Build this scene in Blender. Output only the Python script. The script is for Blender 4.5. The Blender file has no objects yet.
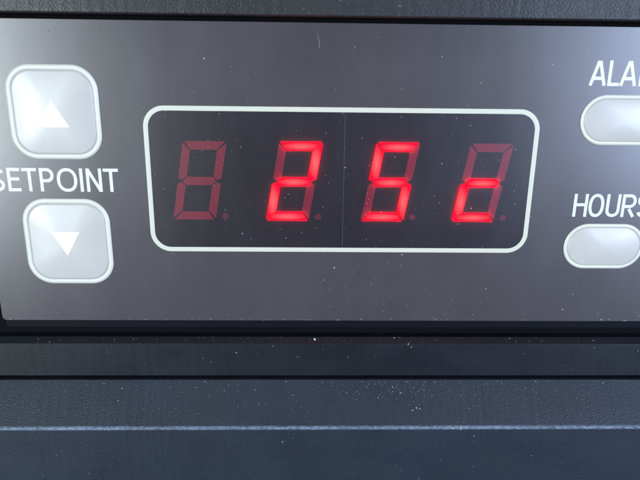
import bpy, bmesh, math, random
from mathutils import Matrix, Vector

# ------------------------------------------------------------------ camera, world, lamps, exposure
# real size: the panel's front face is the plane y = 0, x runs right, z runs up; lengths below are in millimetres
S = 0.001
scn = bpy.context.scene
col = scn.collection

cam_data = bpy.data.cameras.new('camera')
cam = bpy.data.objects.new('camera', cam_data)
col.objects.link(cam)
rot = Matrix(((0.99969125, -0.00526153, -0.02428400),
              (-0.02177912, 0.28491472, -0.95830542),
              (0.01196102, 0.95853843, 0.28471216)))
cam.matrix_world = Matrix.Translation(Vector((-2.55, -100.62, 29.895)) * S) @ rot.to_4x4()
cam_data.sensor_width = 36.0
cam_data.lens = 33.75
cam_data.clip_start = 0.005
cam_data.clip_end = 50.0
cam_data.dof.use_dof = True
cam_data.dof.focus_distance = 0.105
cam_data.dof.aperture_fstop = 24.0
scn.camera = cam

world = bpy.data.worlds.new('World')
scn.world = world
world.use_nodes = True
bg = world.node_tree.nodes['Background']
bg.inputs['Color'].default_value = (0.85, 0.89, 1.0, 1)
bg.inputs['Strength'].default_value = 0.07

def area_lamp(name, loc, size_x, size_y, power, color, target=(0, 0, 0.005)):
    d = bpy.data.lights.new(name, 'AREA')
    d.shape = 'RECTANGLE'
    d.size = size_x
    d.size_y = size_y
    d.energy = power
    d.color = color
    o = bpy.data.objects.new(name, d)
    o.location = loc
    o.rotation_euler = (Vector(target) - Vector(loc)).to_track_quat('-Z', 'Y').to_euler()
    col.objects.link(o)
    return o

area_lamp('window_light', (-0.72, -1.00, 0.00), 0.24, 0.55, 14.5, (0.84, 0.95, 1.0))
area_lamp('window_light', (0.78, -1.00, 0.09), 0.30, 0.55, 17.5, (0.56, 0.70, 1.0))
area_lamp('top_fill_light', (0.10, -0.75, 1.25), 0.9, 0.4, 2.4, (1.0, 0.92, 0.80))  # unseen soft lamp added overhead to light the ledges

scn.view_settings.view_transform = 'Standard'
scn.view_settings.look = 'None'
scn.view_settings.exposure = 0.0
scn.view_settings.gamma = 1.0

# ------------------------------------------------------------------ materials
def nodes_of(m):
    m.use_nodes = True
    return m.node_tree.nodes, m.node_tree.links

def principled(name, color, rough, ior=1.5, spec=0.5):
    m = bpy.data.materials.new(name)
    n, l = nodes_of(m)
    p = n['Principled BSDF']
    p.inputs['Base Color'].default_value = (*color, 1)
    p.inputs['Roughness'].default_value = rough
    p.inputs['IOR'].default_value = ior
    p.inputs['Specular IOR Level'].default_value = spec
    return m, n, l, p

def add_noise(n, l, scale, detail=3, stretch=(1, 1, 1), rough=0.6, world_space=False):
    tc = n.new('ShaderNodeTexCoord')
    if world_space: src = n.new('ShaderNodeNewGeometry').outputs['Position']
    else: src = tc.outputs['Object']
    mp = n.new('ShaderNodeMapping')
    mp.inputs['Scale'].default_value = stretch
    t = n.new('ShaderNodeTexNoise')
    t.inputs['Scale'].default_value = scale
    t.inputs['Detail'].default_value = detail
    t.inputs['Roughness'].default_value = rough
    l.new(src, mp.inputs['Vector'])
    l.new(mp.outputs['Vector'], t.inputs['Vector'])
    return t

def vary(n, l, p, color, fac_out, lo, hi, sock='Base Color'):
    mr = n.new('ShaderNodeMapRange')
    mr.inputs['From Min'].default_value = 0.3
    mr.inputs['From Max'].default_value = 0.7
    mr.inputs['To Min'].default_value = lo
    mr.inputs['To Max'].default_value = hi
    l.new(fac_out, mr.inputs['Value'])
    if sock == 'Base Color':
        mx = n.new('ShaderNodeVectorMath')
        mx.operation = 'SCALE'
        mx.inputs[0].default_value = color
        l.new(mr.outputs['Result'], mx.inputs['Scale'])
        l.new(mx.outputs['Vector'], p.inputs['Base Color'])
    else:
        l.new(mr.outputs['Result'], p.inputs[sock])

def bump(n, l, p, height, strength, dist):
    b = n.new('ShaderNodeBump')
    b.inputs['Strength'].default_value = strength
    b.inputs['Distance'].default_value = dist
    l.new(height, b.inputs['Height'])
    l.new(b.outputs['Normal'], p.inputs['Normal'])
    return b

def grained_plastic(name, color, rough, scale, strength, dist):
    m, n, l, p = principled(name, color, rough)
    t = add_noise(n, l, scale, 2)
    v = n.new('ShaderNodeTexVoronoi')
    v.inputs['Scale'].default_value = scale * 0.8
    l.new(t.inputs['Vector'].links[0].from_socket, v.inputs['Vector'])
    ad = n.new('ShaderNodeMath')
    ad.operation = 'MULTIPLY_ADD'
    ad.inputs[1].default_value = 0.6
    l.new(v.outputs['Distance'], ad.inputs[0])
    l.new(t.outputs['Fac'], ad.inputs[2])
    bump(n, l, p, ad.outputs[0], strength, dist)
    big = add_noise(n, l, 60, 5)
    fine = add_noise(n, l, scale * 1.1, 4, (1, 1, 1), 0.8)
    av = n.new('ShaderNodeMath'); av.operation = 'MULTIPLY_ADD'; av.inputs[1].default_value = 0.25
    fm = n.new('ShaderNodeMath'); fm.operation = 'MULTIPLY'; fm.inputs[1].default_value = 0.75
    l.new(fine.outputs['Fac'], fm.inputs[0])
    l.new(big.outputs['Fac'], av.inputs[0]); l.new(fm.outputs[0], av.inputs[2])
    vary(n, l, p, color, av.outputs[0], 0.55, 1.5)
    big2 = add_noise(n, l, 140, 4, (0.5, 1, 1))
    vary(n, l, p, color, big2.outputs['Fac'], rough - 0.06, rough + 0.08, 'Roughness')
    return m

def panel_plastic(name, color, rough):   # smears run on from one flush piece to the next
    m, n, l, p = principled(name, color, rough, 1.62)
    fine = add_noise(n, l, 5000, 2)
    bump(n, l, p, fine.outputs['Fac'], 0.12, 0.00002)
    big = add_noise(n, l, 45, 6, (1, 1, 1), 0.65, True)
    vary(n, l, p, color, big.outputs['Fac'], 0.92, 1.08)
    big2 = add_noise(n, l, 90, 6, (1, 1, 0.5), 0.6, True)
    vary(n, l, p, color, big2.outputs['Fac'], rough - 0.02, rough + 0.04, 'Roughness')
    return m

M_panel = panel_plastic('panel_plastic', (0.056, 0.049, 0.053), 0.305)
M_window = panel_plastic('smoked_window', (0.017, 0.013, 0.018), 0.305)
M_body = panel_plastic('digit_body_black', (0.017, 0.013, 0.018), 0.305)
M_rail = grained_plastic('coarse_dark_plastic', (0.015, 0.015, 0.016), 0.44, 3600, 0.8, 0.00006)
M_trim = grained_plastic('smooth_dark_plastic', (0.006, 0.008, 0.012), 0.46, 4200, 0.5, 0.00004)
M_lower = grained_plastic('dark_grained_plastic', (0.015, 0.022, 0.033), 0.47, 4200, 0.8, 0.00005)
# edge highlight on the lower housing's ridge, painted as a mottled pale band
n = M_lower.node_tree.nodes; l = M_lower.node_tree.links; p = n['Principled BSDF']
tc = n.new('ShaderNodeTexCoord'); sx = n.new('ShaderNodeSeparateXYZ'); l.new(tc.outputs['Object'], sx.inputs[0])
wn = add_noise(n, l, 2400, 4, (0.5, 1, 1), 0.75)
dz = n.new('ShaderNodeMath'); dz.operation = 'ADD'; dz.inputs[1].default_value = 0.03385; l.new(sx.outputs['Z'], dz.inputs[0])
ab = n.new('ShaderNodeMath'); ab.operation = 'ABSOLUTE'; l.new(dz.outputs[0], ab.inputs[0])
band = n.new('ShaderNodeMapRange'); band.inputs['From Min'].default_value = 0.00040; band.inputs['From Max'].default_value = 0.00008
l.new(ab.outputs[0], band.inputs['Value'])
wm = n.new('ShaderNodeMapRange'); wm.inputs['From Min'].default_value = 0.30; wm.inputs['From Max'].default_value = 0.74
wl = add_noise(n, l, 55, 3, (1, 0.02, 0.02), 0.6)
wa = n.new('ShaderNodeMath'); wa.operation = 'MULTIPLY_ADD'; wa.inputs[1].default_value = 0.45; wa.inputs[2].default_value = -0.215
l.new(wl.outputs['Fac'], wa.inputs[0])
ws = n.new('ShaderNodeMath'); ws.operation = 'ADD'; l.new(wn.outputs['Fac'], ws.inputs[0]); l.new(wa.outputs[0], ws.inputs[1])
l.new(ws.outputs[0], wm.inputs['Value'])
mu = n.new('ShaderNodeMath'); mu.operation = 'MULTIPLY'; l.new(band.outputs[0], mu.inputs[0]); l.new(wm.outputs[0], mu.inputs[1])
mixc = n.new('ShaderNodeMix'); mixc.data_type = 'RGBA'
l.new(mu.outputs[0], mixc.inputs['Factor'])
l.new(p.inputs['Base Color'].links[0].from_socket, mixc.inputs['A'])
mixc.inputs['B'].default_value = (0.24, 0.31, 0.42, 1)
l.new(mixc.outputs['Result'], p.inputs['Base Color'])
M_trim.node_tree.nodes['Principled BSDF'].inputs['Specular IOR Level'].default_value = 0.35
M_lower.node_tree.nodes['Principled BSDF'].inputs['Specular IOR Level'].default_value = 0.36
M_rail.node_tree.nodes['Principled BSDF'].inputs['Specular IOR Level'].default_value = 0.42
M_black = principled('shade_black', (0.002, 0.002, 0.003), 0.8, 1.5, 0.1)[0]  # shade put into the colour, for the recess and the slit
M_gasket = principled('navy_rubber', (0.003, 0.0035, 0.007), 0.6, 1.5, 0.12)[0]
M_ink = principled('white_ink', (0.68, 0.68, 0.65), 0.4)[0]
M_border = principled('cream_ink', (0.60, 0.59, 0.48), 0.4)[0]
M_rim = principled('white_rim', (0.66, 0.65, 0.56), 0.35)[0]
M_button, n, l, p = principled('button_plastic', (0.50, 0.48, 0.44), 0.38, 1.65)
vary(n, l, p, (0.50, 0.48, 0.44), add_noise(n, l, 120, 4).outputs['Fac'], 0.97, 1.03)
M_arrow = principled('arrow_white', (0.86, 0.87, 0.87), 0.4)[0]
M_off = panel_plastic('segment_unlit', (0.155, 0.010, 0.024), 0.34)
M_dotoff = panel_plastic('decimal_point_unlit', (0.085, 0.013, 0.024), 0.34)
M_dust, n, l, p = principled('dust_grey', (0.45, 0.46, 0.48), 0.8)
vary(n, l, p, (0.45, 0.46, 0.48), add_noise(n, l, 700, 3, (1, 1, 1), 0.8).outputs['Fac'], 0.25, 1.5)
M_seam = principled('seam_grey', (0.075, 0.07, 0.085), 0.4)[0]

# a lit segment: hotter where its diode sits, in the middle
M_lit = bpy.data.materials.new('segment_lit')
n, l = nodes_of(M_lit)
n.remove(n['Principled BSDF'])
tc = n.new('ShaderNodeTexCoord')
sub = n.new('ShaderNodeVectorMath'); sub.operation = 'SUBTRACT'; sub.inputs[1].default_value = (0.5, 0.5, 0.5)
flat = n.new('ShaderNodeVectorMath'); flat.operation = 'MULTIPLY'; flat.inputs[1].default_value = (1, 0, 1)
ln = n.new('ShaderNodeVectorMath'); ln.operation = 'LENGTH'
cr = n.new('ShaderNodeValToRGB')
cr.color_ramp.elements[0].position = 0.05
cr.color_ramp.elements[0].color = (1.0, 0.0036, 0.0040, 1)
cr.color_ramp.elements[1].position = 0.48
cr.color_ramp.elements[1].color = (0.55, 0.00018, 0.0013, 1)
em = n.new('ShaderNodeEmission'); em.inputs['Strength'].default_value = 42.0
l.new(tc.outputs['Generated'], sub.inputs[0]); l.new(sub.outputs[0], flat.inputs[0]); l.new(flat.outputs[0], ln.inputs[0])
l.new(ln.outputs['Value'], cr.inputs['Fac']); l.new(cr.outputs['Color'], em.inputs['Color'])
l.new(em.outputs[0], n['Material Output'].inputs['Surface'])

# ------------------------------------------------------------------ helpers
def link_mesh(name, bm, mat, parent=None, smooth=False, origin=(0, 0, 0)):
    """bm in mm; origin in mm is where the object's own origin goes (relative to its parent's origin)"""
    o3 = Vector(origin)
    for v in bm.verts:
        v.co = (v.co - o3) * S
    bmesh.ops.recalc_face_normals(bm, faces=bm.faces[:])
    me = bpy.data.meshes.new(name)
    bm.to_mesh(me)
    bm.free()
    if smooth:
        for f in me.polygons:
            f.use_smooth = True
    me.materials.append(mat)
    o = bpy.data.objects.new(name, me)
    col.objects.link(o)
    o.location = o3 * S
    if parent is not None:
        o.parent = parent
    return o

def tag(o, label=None, cat=None, group=None, kind=None):
    if label: o['label'] = label
    if cat: o['category'] = cat
    if group: o['group'] = group
    if kind: o['kind'] = kind
    return o

def prism(bm, pts, y_front, y_back, bevel=0.0):
    """pts: (x, z) outline; extruded from y_front (nearer the camera) to y_back"""
    fr = [bm.verts.new((x, y_front, z)) for x, z in pts]
    bk = [bm.verts.new((x, y_back, z)) for x, z in pts]
    f = bm.faces.new(fr)
    bm.faces.new(list(reversed(bk)))
    k = len(pts)
    for i in range(k):
        bm.faces.new((fr[i], bk[i], bk[(i + 1) % k], fr[(i + 1) % k]))
    if bevel:
        bmesh.ops.bevel(bm, geom=list(f.edges), offset=bevel, segments=3, profile=0.5, affect='EDGES')

def rrect(x0, z0, x1, z1, r, seg=14):
    r = min(r, (x1 - x0) / 2, (z1 - z0) / 2)
    out = []
    for cx, cz, a0 in ((x1 - r, z1 - r, 0), (x0 + r, z1 - r, 90), (x0 + r, z0 + r, 180), (x1 - r, z0 + r, 270)):
        for i in range(seg + 1):
            a = math.radians(a0 + 90 * i / seg)
            out.append((cx + r * math.cos(a), cz + r * math.sin(a)))
    return out

def ring(bm, outer, inner, y_out, y_in, y_back, crown=0.0):
    """a flat band between two outlines with the same number of points"""
    k = len(outer)
    mid = [((a[0] + b[0]) / 2, (a[1] + b[1]) / 2) for a, b in zip(outer, inner)]
    ob = [bm.verts.new((x, y_back, z)) for x, z in outer]
    of = [bm.verts.new((x, y_out, z)) for x, z in outer]
    mf = [bm.verts.new((x, (y_out + y_in) / 2 - crown, z)) for x, z in mid]
    inf = [bm.verts.new((x, y_in, z)) for x, z in inner]
    ib = [bm.verts.new((x, y_back, z)) for x, z in inner]
    for a, b in ((ob, of), (of, mf), (mf, inf), (inf, ib), (ib, ob)):
        for i in range(k):
            j = (i + 1) % k
            bm.faces.new((a[i], a[j], b[j], b[i]))

def inset(rect, d):
    x0, z0, x1, z1, r = rect
    return (x0 + d, z0 + d, x1 - d, z1 - d, max(r - d, 0.05))

def stroke(bm, pts, w, y_front, y_back, closed=False):
    """a constant width band along a centre line, mitred at its corners"""
    P = [Vector(q) for q in pts]
    k = len(P)
    L, R = [], []
    for i in range(k):
        if closed:
            a, b = P[i - 1], P[(i + 1) % k]
        else:
            a, b = P[max(i - 1, 0)], P[min(i + 1, k - 1)]
        d1 = (P[i] - a).normalized() if (P[i] - a).length > 1e-9 else (b - P[i]).normalized()
        d2 = (b - P[i]).normalized() if (b - P[i]).length > 1e-9 else d1
        t = (d1 + d2).normalized()
        nrm = Vector((-t.y, t.x))
        c = max(0.35, nrm.dot(Vector((-d1.y, d1.x))))
        L.append(P[i] + nrm * (w / 2 / c))
        R.append(P[i] - nrm * (w / 2 / c))
    vf = [[bm.verts.new((q.x, y_front, q.y)) for q in side] for side in (L, R)]
    vb = [[bm.verts.new((q.x, y_back, q.y)) for q in side] for side in (L, R)]
    rng = range(k) if closed else range(k - 1)
    for i in rng:
        j = (i + 1) % k
        bm.faces.new((vf[0][i], vf[0][j], vf[1][j], vf[1][i]))
        bm.faces.new((vb[0][i], vb[1][i], vb[1][j], vb[0][j]))
        bm.faces.new((vf[0][i], vb[0][i], vb[0][j], vf[0][j]))
        bm.faces.new((vf[1][i], vf[1][j], vb[1][j], vb[1][i]))
    if not closed:
        for i in (0, k - 1):
            bm.faces.new((vf[0][i], vf[1][i], vb[1][i], vb[0][i]))

def arc(cx, cz, rx, rz, a0, a1, m=16, p=1.0):
    out = []
    for i in range(m + 1):
        a = math.radians(a0 + (a1 - a0) * i / m)
        c, s = math.cos(a), math.sin(a)
        out.append((cx + rx * math.copysign(abs(c) ** p, c), cz + rz * math.copysign(abs(s) ** p, s)))
    return out

def letter(ch, w, h, s):
    """centre lines of a narrow grotesque capital; box w x h, stroke width s"""
    e = s / 2
    if ch == 'E':
        return [([(e, 0), (e, h)], 0), ([(s, h - e), (w, h - e)], 0), ([(s, h * .53), (w * .92, h * .53)], 0), ([(s, e), (w, e)], 0)]
    if ch == 'T':
        return [([(0, h - e), (w, h - e)], 0), ([(w / 2, 0), (w / 2, h - s)], 0)]
    if ch == 'I':
        return [([(w / 2, 0), (w / 2, h)], 0)]
    if ch == 'L':
        return [([(e, 0), (e, h)], 0), ([(s, e), (w, e)], 0)]
    if ch == 'H':
        return [([(e, 0), (e, h)], 0), ([(w - e, 0), (w - e, h)], 0), ([(s, h * .53), (w - s, h * .53)], 0)]
    if ch == 'N':
        return [([(e, 0), (e, h)], 0), ([(w - e, 0), (w - e, h)], 0), ([(e * 1.1, h - e * .4), (w - e * 1.1, e * .4)], 0)]
    if ch == 'M':
        return [([(e, 0), (e, h)], 0), ([(w - e, 0), (w - e, h)], 0), ([(e * 1.1, h), (w / 2, e * .6), (w - e * 1.1, h)], 0)]
    if ch == 'A':
        return [([(e * .9, 0.05), (w / 2 - e * .3, h - .08)], 0), ([(w - e * .9, 0.05), (w / 2 + e * .3, h - .08)], 0),
                ([(w * .2 + e * .4, h * .30), (w * .8 - e * .4, h * .30)], 0)]
    if ch == 'O':
        return [(arc(w / 2, h / 2, w / 2 - e, h / 2 - e + .03, 0, 360, 40, .88)[:-1], 1)]
    if ch == 'U':
        return [([(e, h), (e, h * .34)] + arc(w / 2, h * .32, w / 2 - e, h * .32 - e, 180, 360, 20, .9)[1:-1] + [(w - e, h * .34), (w - e, h)], 0)]
    if ch in 'PR':
        r = (h * .47) / 2
        bowl = [(s, h - e)] + [(q[0], q[1]) for q in arc(w - e - r * .9, h - e - r, r * .9, r, 90, -90, 16)] + [(s, h - e - 2 * r)]
        out = [([(e, 0), (e, h)], 0), (bowl, 0)]
        if ch == 'R':
            out.append(([(w * .52, h - e * 2.6 - 2 * r), (w - e * 1.1, 0.03)], 0))
        return out
    if ch == 'S':
        c1, c2 = h * .735, h * .265
        rr = h * .265 - e
        top = arc(w / 2, c1, w / 2 - e, rr + .02, 12, 245, 20, .92)
        bot = arc(w / 2, c2, w / 2 - e, rr + .02, 65, -168, 20, .92)
        return [(top + bot, 0)]
    return []

def word(name, items, z0, h, s, parent):
    """items: (letter, x0, x1) in mm"""
    bm = bmesh.new()
    i = 0
    for ch, x0, x1 in items:
        for pts, cl in letter(ch, x1 - x0, h, s):
            i += 1
            stroke(bm, [(x0 + a, z0 + b) for a, b in pts], s, -0.030 - 0.0012 * (i % 7), 0.0, bool(cl))
    return link_mesh(name, bm, M_ink, parent)

# ------------------------------------------------------------------ housing: extruded mouldings with a (y, z) profile
def rounded_profile(corners):
    """corners: (y, z, radius)"""
    out = []
    k = len(corners)
    for i, (y, z, r) in enumerate(corners):
        p = Vector((y, z))
        if r <= 0:
            out.append(p); continue
        a = (Vector(corners[i - 1][:2]) - p).normalized()
        b = (Vector(corners[(i + 1) % k][:2]) - p).normalized()
        ang = a.angle(b)
        d = r / math.tan(ang / 2)
        c = p + (a + b).normalized() * (r / math.sin(ang / 2))
        s, t = p + a * d, p + b * d
        vs, vt = s - c, t - c
        tot = vs.angle(vt)
        for q in range(7):
            f = q / 6
            v = (vs * math.sin((1 - f) * tot) + vt * math.sin(f * tot)) / math.sin(tot)
            out.append(c + v)
    return out

def moulding(name, corners, x0, x1, mat, wobble=0.0, seed=1, parent=None, xs_step=1.0):
    prof = rounded_profile(corners)
    rnd = random.Random(seed)
    bm = bmesh.new()
    n_x = max(2, int((x1 - x0) / xs_step)) if wobble else 2
    rows = []
    for i in range(n_x):
        x = x0 + (x1 - x0) * i / (n_x - 1)
        w = [rnd.uniform(-wobble, wobble) for _ in range(2)]
        rows.append([bm.verts.new((x, p.x + w[0], p.y + w[1])) for p in prof])
    k = len(prof)
    for a, b in zip(rows, rows[1:]):
        for i in range(k):
            j = (i + 1) % k
            bm.faces.new((a[i], a[j], b[j], b[i]))
    bm.faces.new(rows[0])
    bm.faces.new(list(reversed(rows[-1])))
    o = link_mesh(name, bm, mat, parent)
    me = o.data
    for f in me.polygons:
        f.use_smooth = len(f.vertices) == 4 and f.area < 0.6e-6 * (x1 - x0) / n_x * 1.0 and False
    return o

XL, XR = -95.0, 100.0
# upper housing: a rail that stands 3 mm proud of the panel, its underside just above the panel
tag(moulding('upper_housing', [(-3.0, 36.55, 0.28), (7, 36.55, 0), (7, 75, 0), (-3.0, 75, 1)], XL, XR, M_rail, 0.015, 3, None, 0.7),
    'coarse-grained dark grey plastic housing rail across the top, above the display panel', 'housing')
# the shallow pocket the panel sits in, coloured black for the shade of a deep one
tag(moulding('panel_recess', [(1.6, -24.0, 0), (7.5, -24.0, 0), (7.5, 36.50, 0), (1.6, 36.50, 0)], XL, XR, M_black),
    'recess coloured black for deep shade, showing as a dark slit around the edges of the display panel', 'recess')
# the narrow trim strip under the panel
tag(moulding('trim_strip', [(-1.0, -19.52, 0.10), (0.15, -18.62, 0.05), (1.55, -18.55, 0), (1.55, -26.0, 0), (-1.0, -26.0, 0.12)], XL, XR, M_trim, 0.010, 5, None, 0.9),
    'narrow near-black plastic strip between two dark slits, directly under the display panel', 'trim')
# lower housing: a sloping shelf, a rounded ridge and the front face below it
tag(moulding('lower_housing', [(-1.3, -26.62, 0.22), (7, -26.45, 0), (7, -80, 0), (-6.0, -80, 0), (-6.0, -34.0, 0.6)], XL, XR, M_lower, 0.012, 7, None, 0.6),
    'dark blue-grey grained plastic housing at the bottom with a pale painted highlight along its ridge', 'housing')
tag(moulding('gap_shade', [(0.2, -26.05, 0), (1.5, -26.05, 0), (1.5, -26.40, 0), (0.2, -26.40, 0)], XL, XR, M_black),  # added black strip, stands for the shadow inside the gap
    'black strip painting the shadow in the gap between the narrow trim strip and the lower housing', 'gap shade')

# ------------------------------------------------------------------ control panel
panel = bpy.data.objects.new('control_panel', None)
panel.empty_display_size = 0.01
col.objects.link(panel)
tag(panel, 'grey control panel with red four-digit display, white lettering and pale buttons', 'control panel')

bm = bmesh.new()
prism(bm, rrect(-56.9, -15.3, 64.0, 35.8, 0.5, 6), 0.0, 1.5, 0.12)
link_mesh('face_plate', bm, M_panel, panel)

bm = bmesh.new()
prism(bm, rrect(-56.6, -16.85, 63.7, -15.42, 0.3, 6), 0.55, 1.5, 0.08)
link_mesh('gasket', bm, M_gasket, panel)

WIN = (-29.36, -2.17, 36.50, 22.75, 3.5)
bm = bmesh.new()
prism(bm, rrect(*inset(WIN, 0.5), seg=16), -0.03, 0.0)
window = link_mesh('display_window', bm, M_window, panel)
bm = bmesh.new()
ring(bm, rrect(*WIN, seg=16), rrect(*inset(WIN, 0.78), seg=16), -0.04, -0.04, 0.0, 0.01)
tag(link_mesh('window_border', bm, M_border, window), 'thin cream rounded outline around the red display')
bm = bmesh.new()
prism(bm, [(3.88, -1.3), (3.94, -1.3), (3.94, 21.9), (3.88, 21.9)], -0.034, -0.02)
link_mesh('window_seam', bm, M_seam, window)

# --- digits
DH, DW, DT, G, SH = 13.45, 7.30, 1.42, 0.12, 0.172
def seg_outlines():
    H, W, T, g = DH, DW, DT, G
    m = H / 2
    h = T / 2
    q = g * 1.1
    return {
        'a': [(q * 2, H), (W - q * 2, H), (W - T - q * .2, H - T), (T + q * .2, H - T)],
        'd': [(q * 2, 0), (T + q * .2, T), (W - T - q * .2, T), (W - q * 2, 0)],
        'g': [(h + g, m), (T + g * .6, m + h), (W - T - g * .6, m + h), (W - h - g, m), (W - T - g * .6, m - h), (T + g * .6, m - h)],
        'f': [(0, H - q * 2), (T, H - T - q * 1.4), (T, m + h + g), (h, m + g * 1.3), (0, m + h * .75)],
        'b': [(W, H - q * 2), (W, m + h * .75), (W - h, m + g * 1.3), (W - T, m + h + g), (W - T, H - T - q * 1.4)],
        'e': [(0, q * 2), (0, m - h * .75), (h, m - g * 1.3), (T, m - h - g), (T, T + q * 1.4)],
        'c': [(W, q * 2), (W - T, T + q * 1.4), (W - T, m - h - g), (W - h, m - g * 1.3), (W, m - h * .75)],
    }

def make_digit(x, z, lit, label):
    bm = bmesh.new()
    sk = lambda a, b: (x + a + b * SH, z + b)
    prism(bm, [sk(-.9, -.9), sk(DW + 2.2, -.9), sk(DW + 2.2, DH + .9), sk(-.9, DH + .9)], -0.036, -0.02)
    d = link_mesh('digit', bm, M_body, panel, origin=(x + 4.8, 0, z + DH / 2))
    tag(d, label)
    off = Vector((x + 4.8, 0, z + DH / 2))
    for key, pts in seg_outlines().items():
        on = key in lit
        bm = bmesh.new()
        P = [sk(a, b) for a, b in pts]
        prism(bm, P, -0.42 if on else -0.050, -0.02, 0.08 if on else 0.0)
        c = Vector((sum(p[0] for p in P) / len(P), 0, sum(p[1] for p in P) / len(P)))
        s = link_mesh('segment', bm, M_lit if on else M_off, None, origin=c)
        s.location = (c - off) * S
        s.parent = d
        if on: tag(s, 'segment glowing bright red')
        else: tag(s, 'unlit dull maroon segment')
    bm = bmesh.new()
    cx, cz = x + 8.95, z + 0.62
    prism(bm, arc(cx, cz, .56, .56, 0, 360, 24)[:-1], -0.050, -0.02)
    s = link_mesh('decimal_point', bm, M_dotoff, None, origin=(cx, 0, cz))
    s.location = (Vector((cx, 0, cz)) - off) * S
    s.parent = d

make_digit(-25.32, 3.60, '', 'unlit figure eight, all segments dull maroon')
make_digit(-9.32, 3.60, 'abged', 'glowing red figure 2')
make_digit(7.02, 3.60, 'afgcd', 'glowing red figure 5')
make_digit(22.85, 3.60, 'ged', 'glowing red small letter c')

# --- buttons
def norm_t(px, pz, a, b, r):
    """scale at which the rounded rectangle (half sizes a, b, radius r) passes through the point"""
    lo, hi = 0.0, 1.6
    px, pz = abs(px), abs(pz)
    for _ in range(26):
        t = (lo + hi) / 2
        A, B, Rr = a * t, b * t, r * t
        if px > A or pz > B: inside = False
        elif px > A - Rr and pz > B - Rr: inside = (px - A + Rr) ** 2 + (pz - B + Rr) ** 2 <= Rr * Rr
        else: inside = True
        if inside: hi = t
        else: lo = t
    return (lo + hi) / 2

BASE = 0.16
def dome(t, H):
    return BASE + H * (1 - min(t, 1) ** 2.0)

def make_button(x0, z0, x1, z1, r, rimw, H, label, arrow=None):
    cx, cz = (x0 + x1) / 2, (z0 + z1) / 2
    rect = (x0, z0, x1, z1, r)
    inn = inset(rect, rimw + 0.005)
    a, b = (inn[2] - inn[0]) / 2, (inn[3] - inn[1]) / 2
    rr = min(inn[4], a, b)
    bm = bmesh.new()
    N = 22
    prev = None
    for i in range(N + 1):
        t = 1 - i / N
        if i == N:
            c = bm.verts.new((cx, -dome(0, H), cz))
            for q in range(len(prev)):
                bm.faces.new((prev[q], prev[(q + 1) % len(prev)], c))
            break
        outl = rrect(cx - a * t, cz - b * t, cx + a * t, cz + b * t, rr * t, 14)
        cur = [bm.verts.new((px, -dome(t, H), pz)) for px, pz in outl]
        if prev is None:
            base = [bm.verts.new((px, 0.0, pz)) for px, pz in outl]
            for q in range(len(cur)):
                bm.faces.new((base[q], base[(q + 1) % len(cur)], cur[(q + 1) % len(cur)], cur[q]))
        else:
            for q in range(len(cur)):
                bm.faces.new((prev[q], prev[(q + 1) % len(cur)], cur[(q + 1) % len(cur)], cur[q]))
        prev = cur
    bmesh.ops.remove_doubles(bm, verts=bm.verts[:], dist=1e-4)
    o = link_mesh('button', bm, M_button, panel, True, origin=(cx, 0, cz))
    tag(o, label)
    off = Vector((cx, 0, cz))
    def sub(name, bm, mat, smooth=False):
        s = link_mesh(name, bm, mat, None, smooth, origin=(cx, 0, cz))
        s.location = (0, 0, 0)
        s.parent = o
        return s
    bm = bmesh.new()
    ring(bm, rrect(*rect, seg=14), rrect(*inset(rect, rimw), seg=14), -0.10, -0.158, 0.0, 0.03)
    sub('rim', bm, M_rim, True)
    if arrow:
        bm = bmesh.new()
        A, B, C = [Vector(q) for q in arrow]
        n_ = 14
        vs = {}
        for i in range(n_ + 1):
            for j in range(n_ + 1 - i):
                q = A + (B - A) * (i / n_) + (C - A) * (j / n_)
                t = norm_t(q.x - cx, q.y - cz, a, b, rr)
                vs[i, j] = bm.verts.new((q.x, -dome(t, H) - 0.03, q.y))
        for i in range(n_):
            for j in range(n_ - i):
                bm.faces.new((vs[i, j], vs[i + 1, j], vs[i, j + 1]))
                if j < n_ - i - 1:
                    bm.faces.new((vs[i + 1, j], vs[i + 1, j + 1], vs[i, j + 1]))
        res = bmesh.ops.extrude_face_region(bm, geom=bm.faces[:])
        for v in [g for g in res['geom'] if isinstance(g, bmesh.types.BMVert)]:
            v.co.y += 0.028
        sub('arrow', bm, M_arrow)
    return o

make_button(-51.0, 13.85, -36.15, 29.0, 4.1, 0.85, 0.60, 'pale square button with white up arrow, above the word SETPOINT',
            ((-46.25, 19.15), (-41.1, 19.15), (-43.68, 23.6)))
make_button(-51.0, -8.2, -36.15, 7.1, 4.1, 0.85, 0.60, 'pale square button with white down arrow, below the word SETPOINT',
            ((-46.15, 1.4), (-41.3, 1.4), (-43.72, -2.85)))
make_button(43.15, 17.0, 57.5, 25.25, 4.1, 0.62, 0.50, 'pale oval button below the word ALARM')
make_button(43.15, -5.0, 57.5, 3.25, 4.1, 0.62, 0.50, 'pale oval button below the word HOURS')

# --- printed words
ST = 0.53
word('lettering', [('S', -55.75, -53.15), ('E', -52.62, -50.48), ('T', -50.16, -47.70), ('P', -47.25, -44.88), ('O', -44.40, -41.02),
                   ('I', -40.58, -40.05), ('N', -39.50, -36.90), ('T', -36.62, -34.10)], 8.32, 3.98, ST, panel)
word('lettering', [('A', 43.75, 46.55), ('L', 46.80, 48.72), ('A', 48.80, 51.60), ('R', 52.00, 54.55), ('M', 55.05, 58.10)], 26.65, 4.02, ST, panel)
word('lettering', [('H', 43.95, 46.42), ('O', 46.62, 49.32), ('U', 49.68, 52.15), ('R', 52.45, 54.95), ('S', 55.2, 57.6)], 4.50, 4.05, ST, panel)

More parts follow.
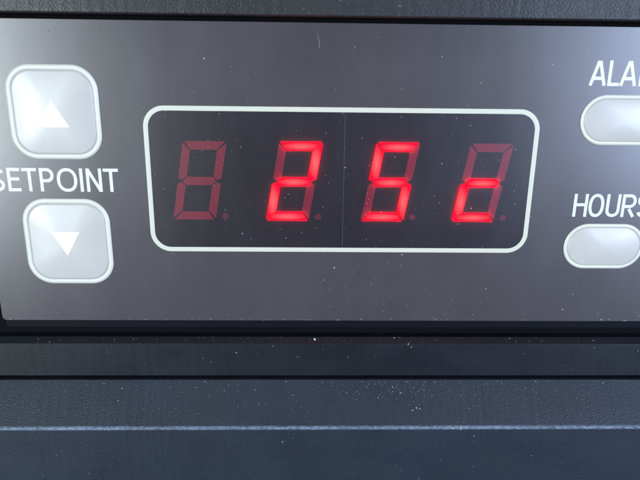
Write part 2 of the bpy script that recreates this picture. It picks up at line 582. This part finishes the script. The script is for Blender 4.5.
# ------------------------------------------------------------------ dust and lint
rnd = random.Random(11)
bm = bmesh.new()
def speck(x, y, z, r, flatness=0.5):
    m = Matrix.Translation((x, y, z)) @ Matrix.Rotation(rnd.uniform(0, 6.28), 4, (rnd.random(), rnd.random(), rnd.random() + .01)) \
        @ Matrix.Diagonal((r * rnd.uniform(.6, 1.5), r * flatness, r * rnd.uniform(.6, 1.3), 1))
    bmesh.ops.create_icosphere(bm, subdivisions=1, radius=1.0, matrix=m)
def fibre(pts, r):
    for (a, b) in zip(pts, pts[1:]):
        a, b = Vector(a), Vector(b)
        d = b - a
        q = d.to_track_quat('Z', 'Y').to_matrix().to_4x4()
        bmesh.ops.create_cone(bm, cap_ends=True, segments=5, radius1=r, radius2=r, depth=d.length * 1.05,
                              matrix=Matrix.Translation((a + b) / 2) @ q)
# larger flecks seen on the panel
for x, z, r in ((-43.1, 34.0, .12), (-31.7, 27.9, .09), (-18.9, 30.2, .10), (-20.8, 25.0, .09), (2.2, 25.6, .09), (5.2, 32.2, .08), (4.9, 31.3, .06),
                (25.9, 26.9, .09), (37.4, 29.9, .10), (40.7, 26.6, .08), (-12.2, 24.2, .07), (4.1, 12.8, .10), (4.0, 11.0, .08), (3.5, 21.8, .09),
                (44.5, -13.0, .16), (48.5, -13.2, .10), (46.0, -10.0, .11), (46.6, -4.9, .0), (46.4, -7.6, .08), (2.6, -5.1, .12), (-47.5, -12.8, .10),
                (-13.5, 1.1, .12), (-12.0, 0.2, .10), (-26.5, 8.9, .08), (-27.9, 11.2, .08), (-5.9, 0.3, .09), (20.5, 6.9, .14), (19.6, 8.0, .10), (10.5, 5.2, .10),
                (34.2, -2.0, .09), (14.5, -2.6, .12), (9.8, -1.2, .11), (52.0, -15.0, .13), (-19.6, -15.0, .14), (13.0, -14.9, .10), (23.5, -15.1, .10),
                (30.0, -9.0, .09), (31.0, -6.5, .07), (-0.5, -10.5, .08), (-9.5, -7.0, .07)):
    if r: speck(x, -0.05, z, r)
for _ in range(520):                       # fine dust on the panel, denser towards its lower edge and on the window
    x = rnd.uniform(-56, 60)
    u = rnd.random()
    z = -15.2 + 50.8 * (u ** 1.5)
    speck(x, -0.04, z, 0.028 + 0.065 * rnd.random() ** 3)
for _ in range(170):
    x = rnd.gauss(16, 14); z = rnd.gauss(-9, 4.5)
    if -56 < x < 60 and -15.2 < z < -2.5:
        speck(x, -0.03, z, 0.028 + 0.065 * rnd.random() ** 3)
for _ in range(160):
    speck(rnd.uniform(-28, 35.5), -0.06, rnd.uniform(-1.2, 21.7), 0.028 + 0.06 * rnd.random() ** 3)
for _ in range(120):                       # on the panel's top edge line and below it
    speck(rnd.uniform(-56, 60), -0.02, -15.25 + rnd.random() * 0.3, 0.025 + 0.07 * rnd.random() ** 3)
for _ in range(110):                       # on the ledge of the trim strip
    yy = rnd.uniform(-1.0, 0.1)
    speck(rnd.uniform(-60, 64), yy, -19.52 + (yy + 1) * 0.78 + 0.02, 0.025 + 0.07 * rnd.random() ** 3)
for _ in range(40):
    speck(rnd.uniform(-60, 64), -1.02, rnd.uniform(-25.8, -19.7), 0.03 + 0.06 * rnd.random() ** 2)
def shelf_y(z): return -1.3 + (z + 26.6) * (4.7 / 7.4)
for _ in range(420):                       # on the sloping shelf, most near its upper edge
    z = -26.9 - 6.8 * rnd.random() ** 1.8
    speck(rnd.uniform(-66, 70), shelf_y(z) - 0.03, z, 0.03 + 0.06 * rnd.random() ** 2.5)
for _ in range(150):
    z = -26.9 - abs(rnd.gauss(0, 1.6))
    speck(rnd.gauss(15, 6), shelf_y(z) - 0.03, z, 0.03 + 0.06 * rnd.random() ** 2)
for _ in range(200):                       # caught on the ridge
    z = -34.0 + rnd.uniform(-.1, .35)
    speck(rnd.uniform(-66, 70), -5.85 if z > -34 else -6.0, z, 0.03 + 0.08 * rnd.random() ** 2)
for _ in range(40):
    speck(rnd.uniform(-62, 66), -6.02, rnd.uniform(-47, -35), 0.03 + 0.06 * rnd.random() ** 2)
for _ in range(180):                       # on the rail above
    speck(rnd.uniform(-56, 60), -3.02, rnd.uniform(36.8, 41), 0.03 + 0.05 * rnd.random() ** 2)
for x, y, z, r in ((-0.75, -0.3, -18.95, .26), (16.4, -1.0, -19.5, .16), (17.0, -1.05, -20.1, .14), (18.0, -4.2, -30.8, .20), (18.6, -4.3, -30.9, .16),
                   (28.5, -6.05, -35.5, .12), (24.5, -5.95, -33.9, .26), (26.0, -5.95, -34.1, .22), (-6.5, -6.05, -36.6, .14), (-36.0, -2.2, -27.9, .14)):
    speck(x, y, z, r, .7)
fibre([(-0.9, -.04, 34.6), (-0.75, -.05, 33.8), (-0.5, -.04, 32.9), (-0.45, -.05, 32.0)], .022)
dust = link_mesh('dust', bm, M_dust)
tag(dust, 'pale dust specks and lint scattered over the panel and the dark plastic', 'dust', kind='stuff')
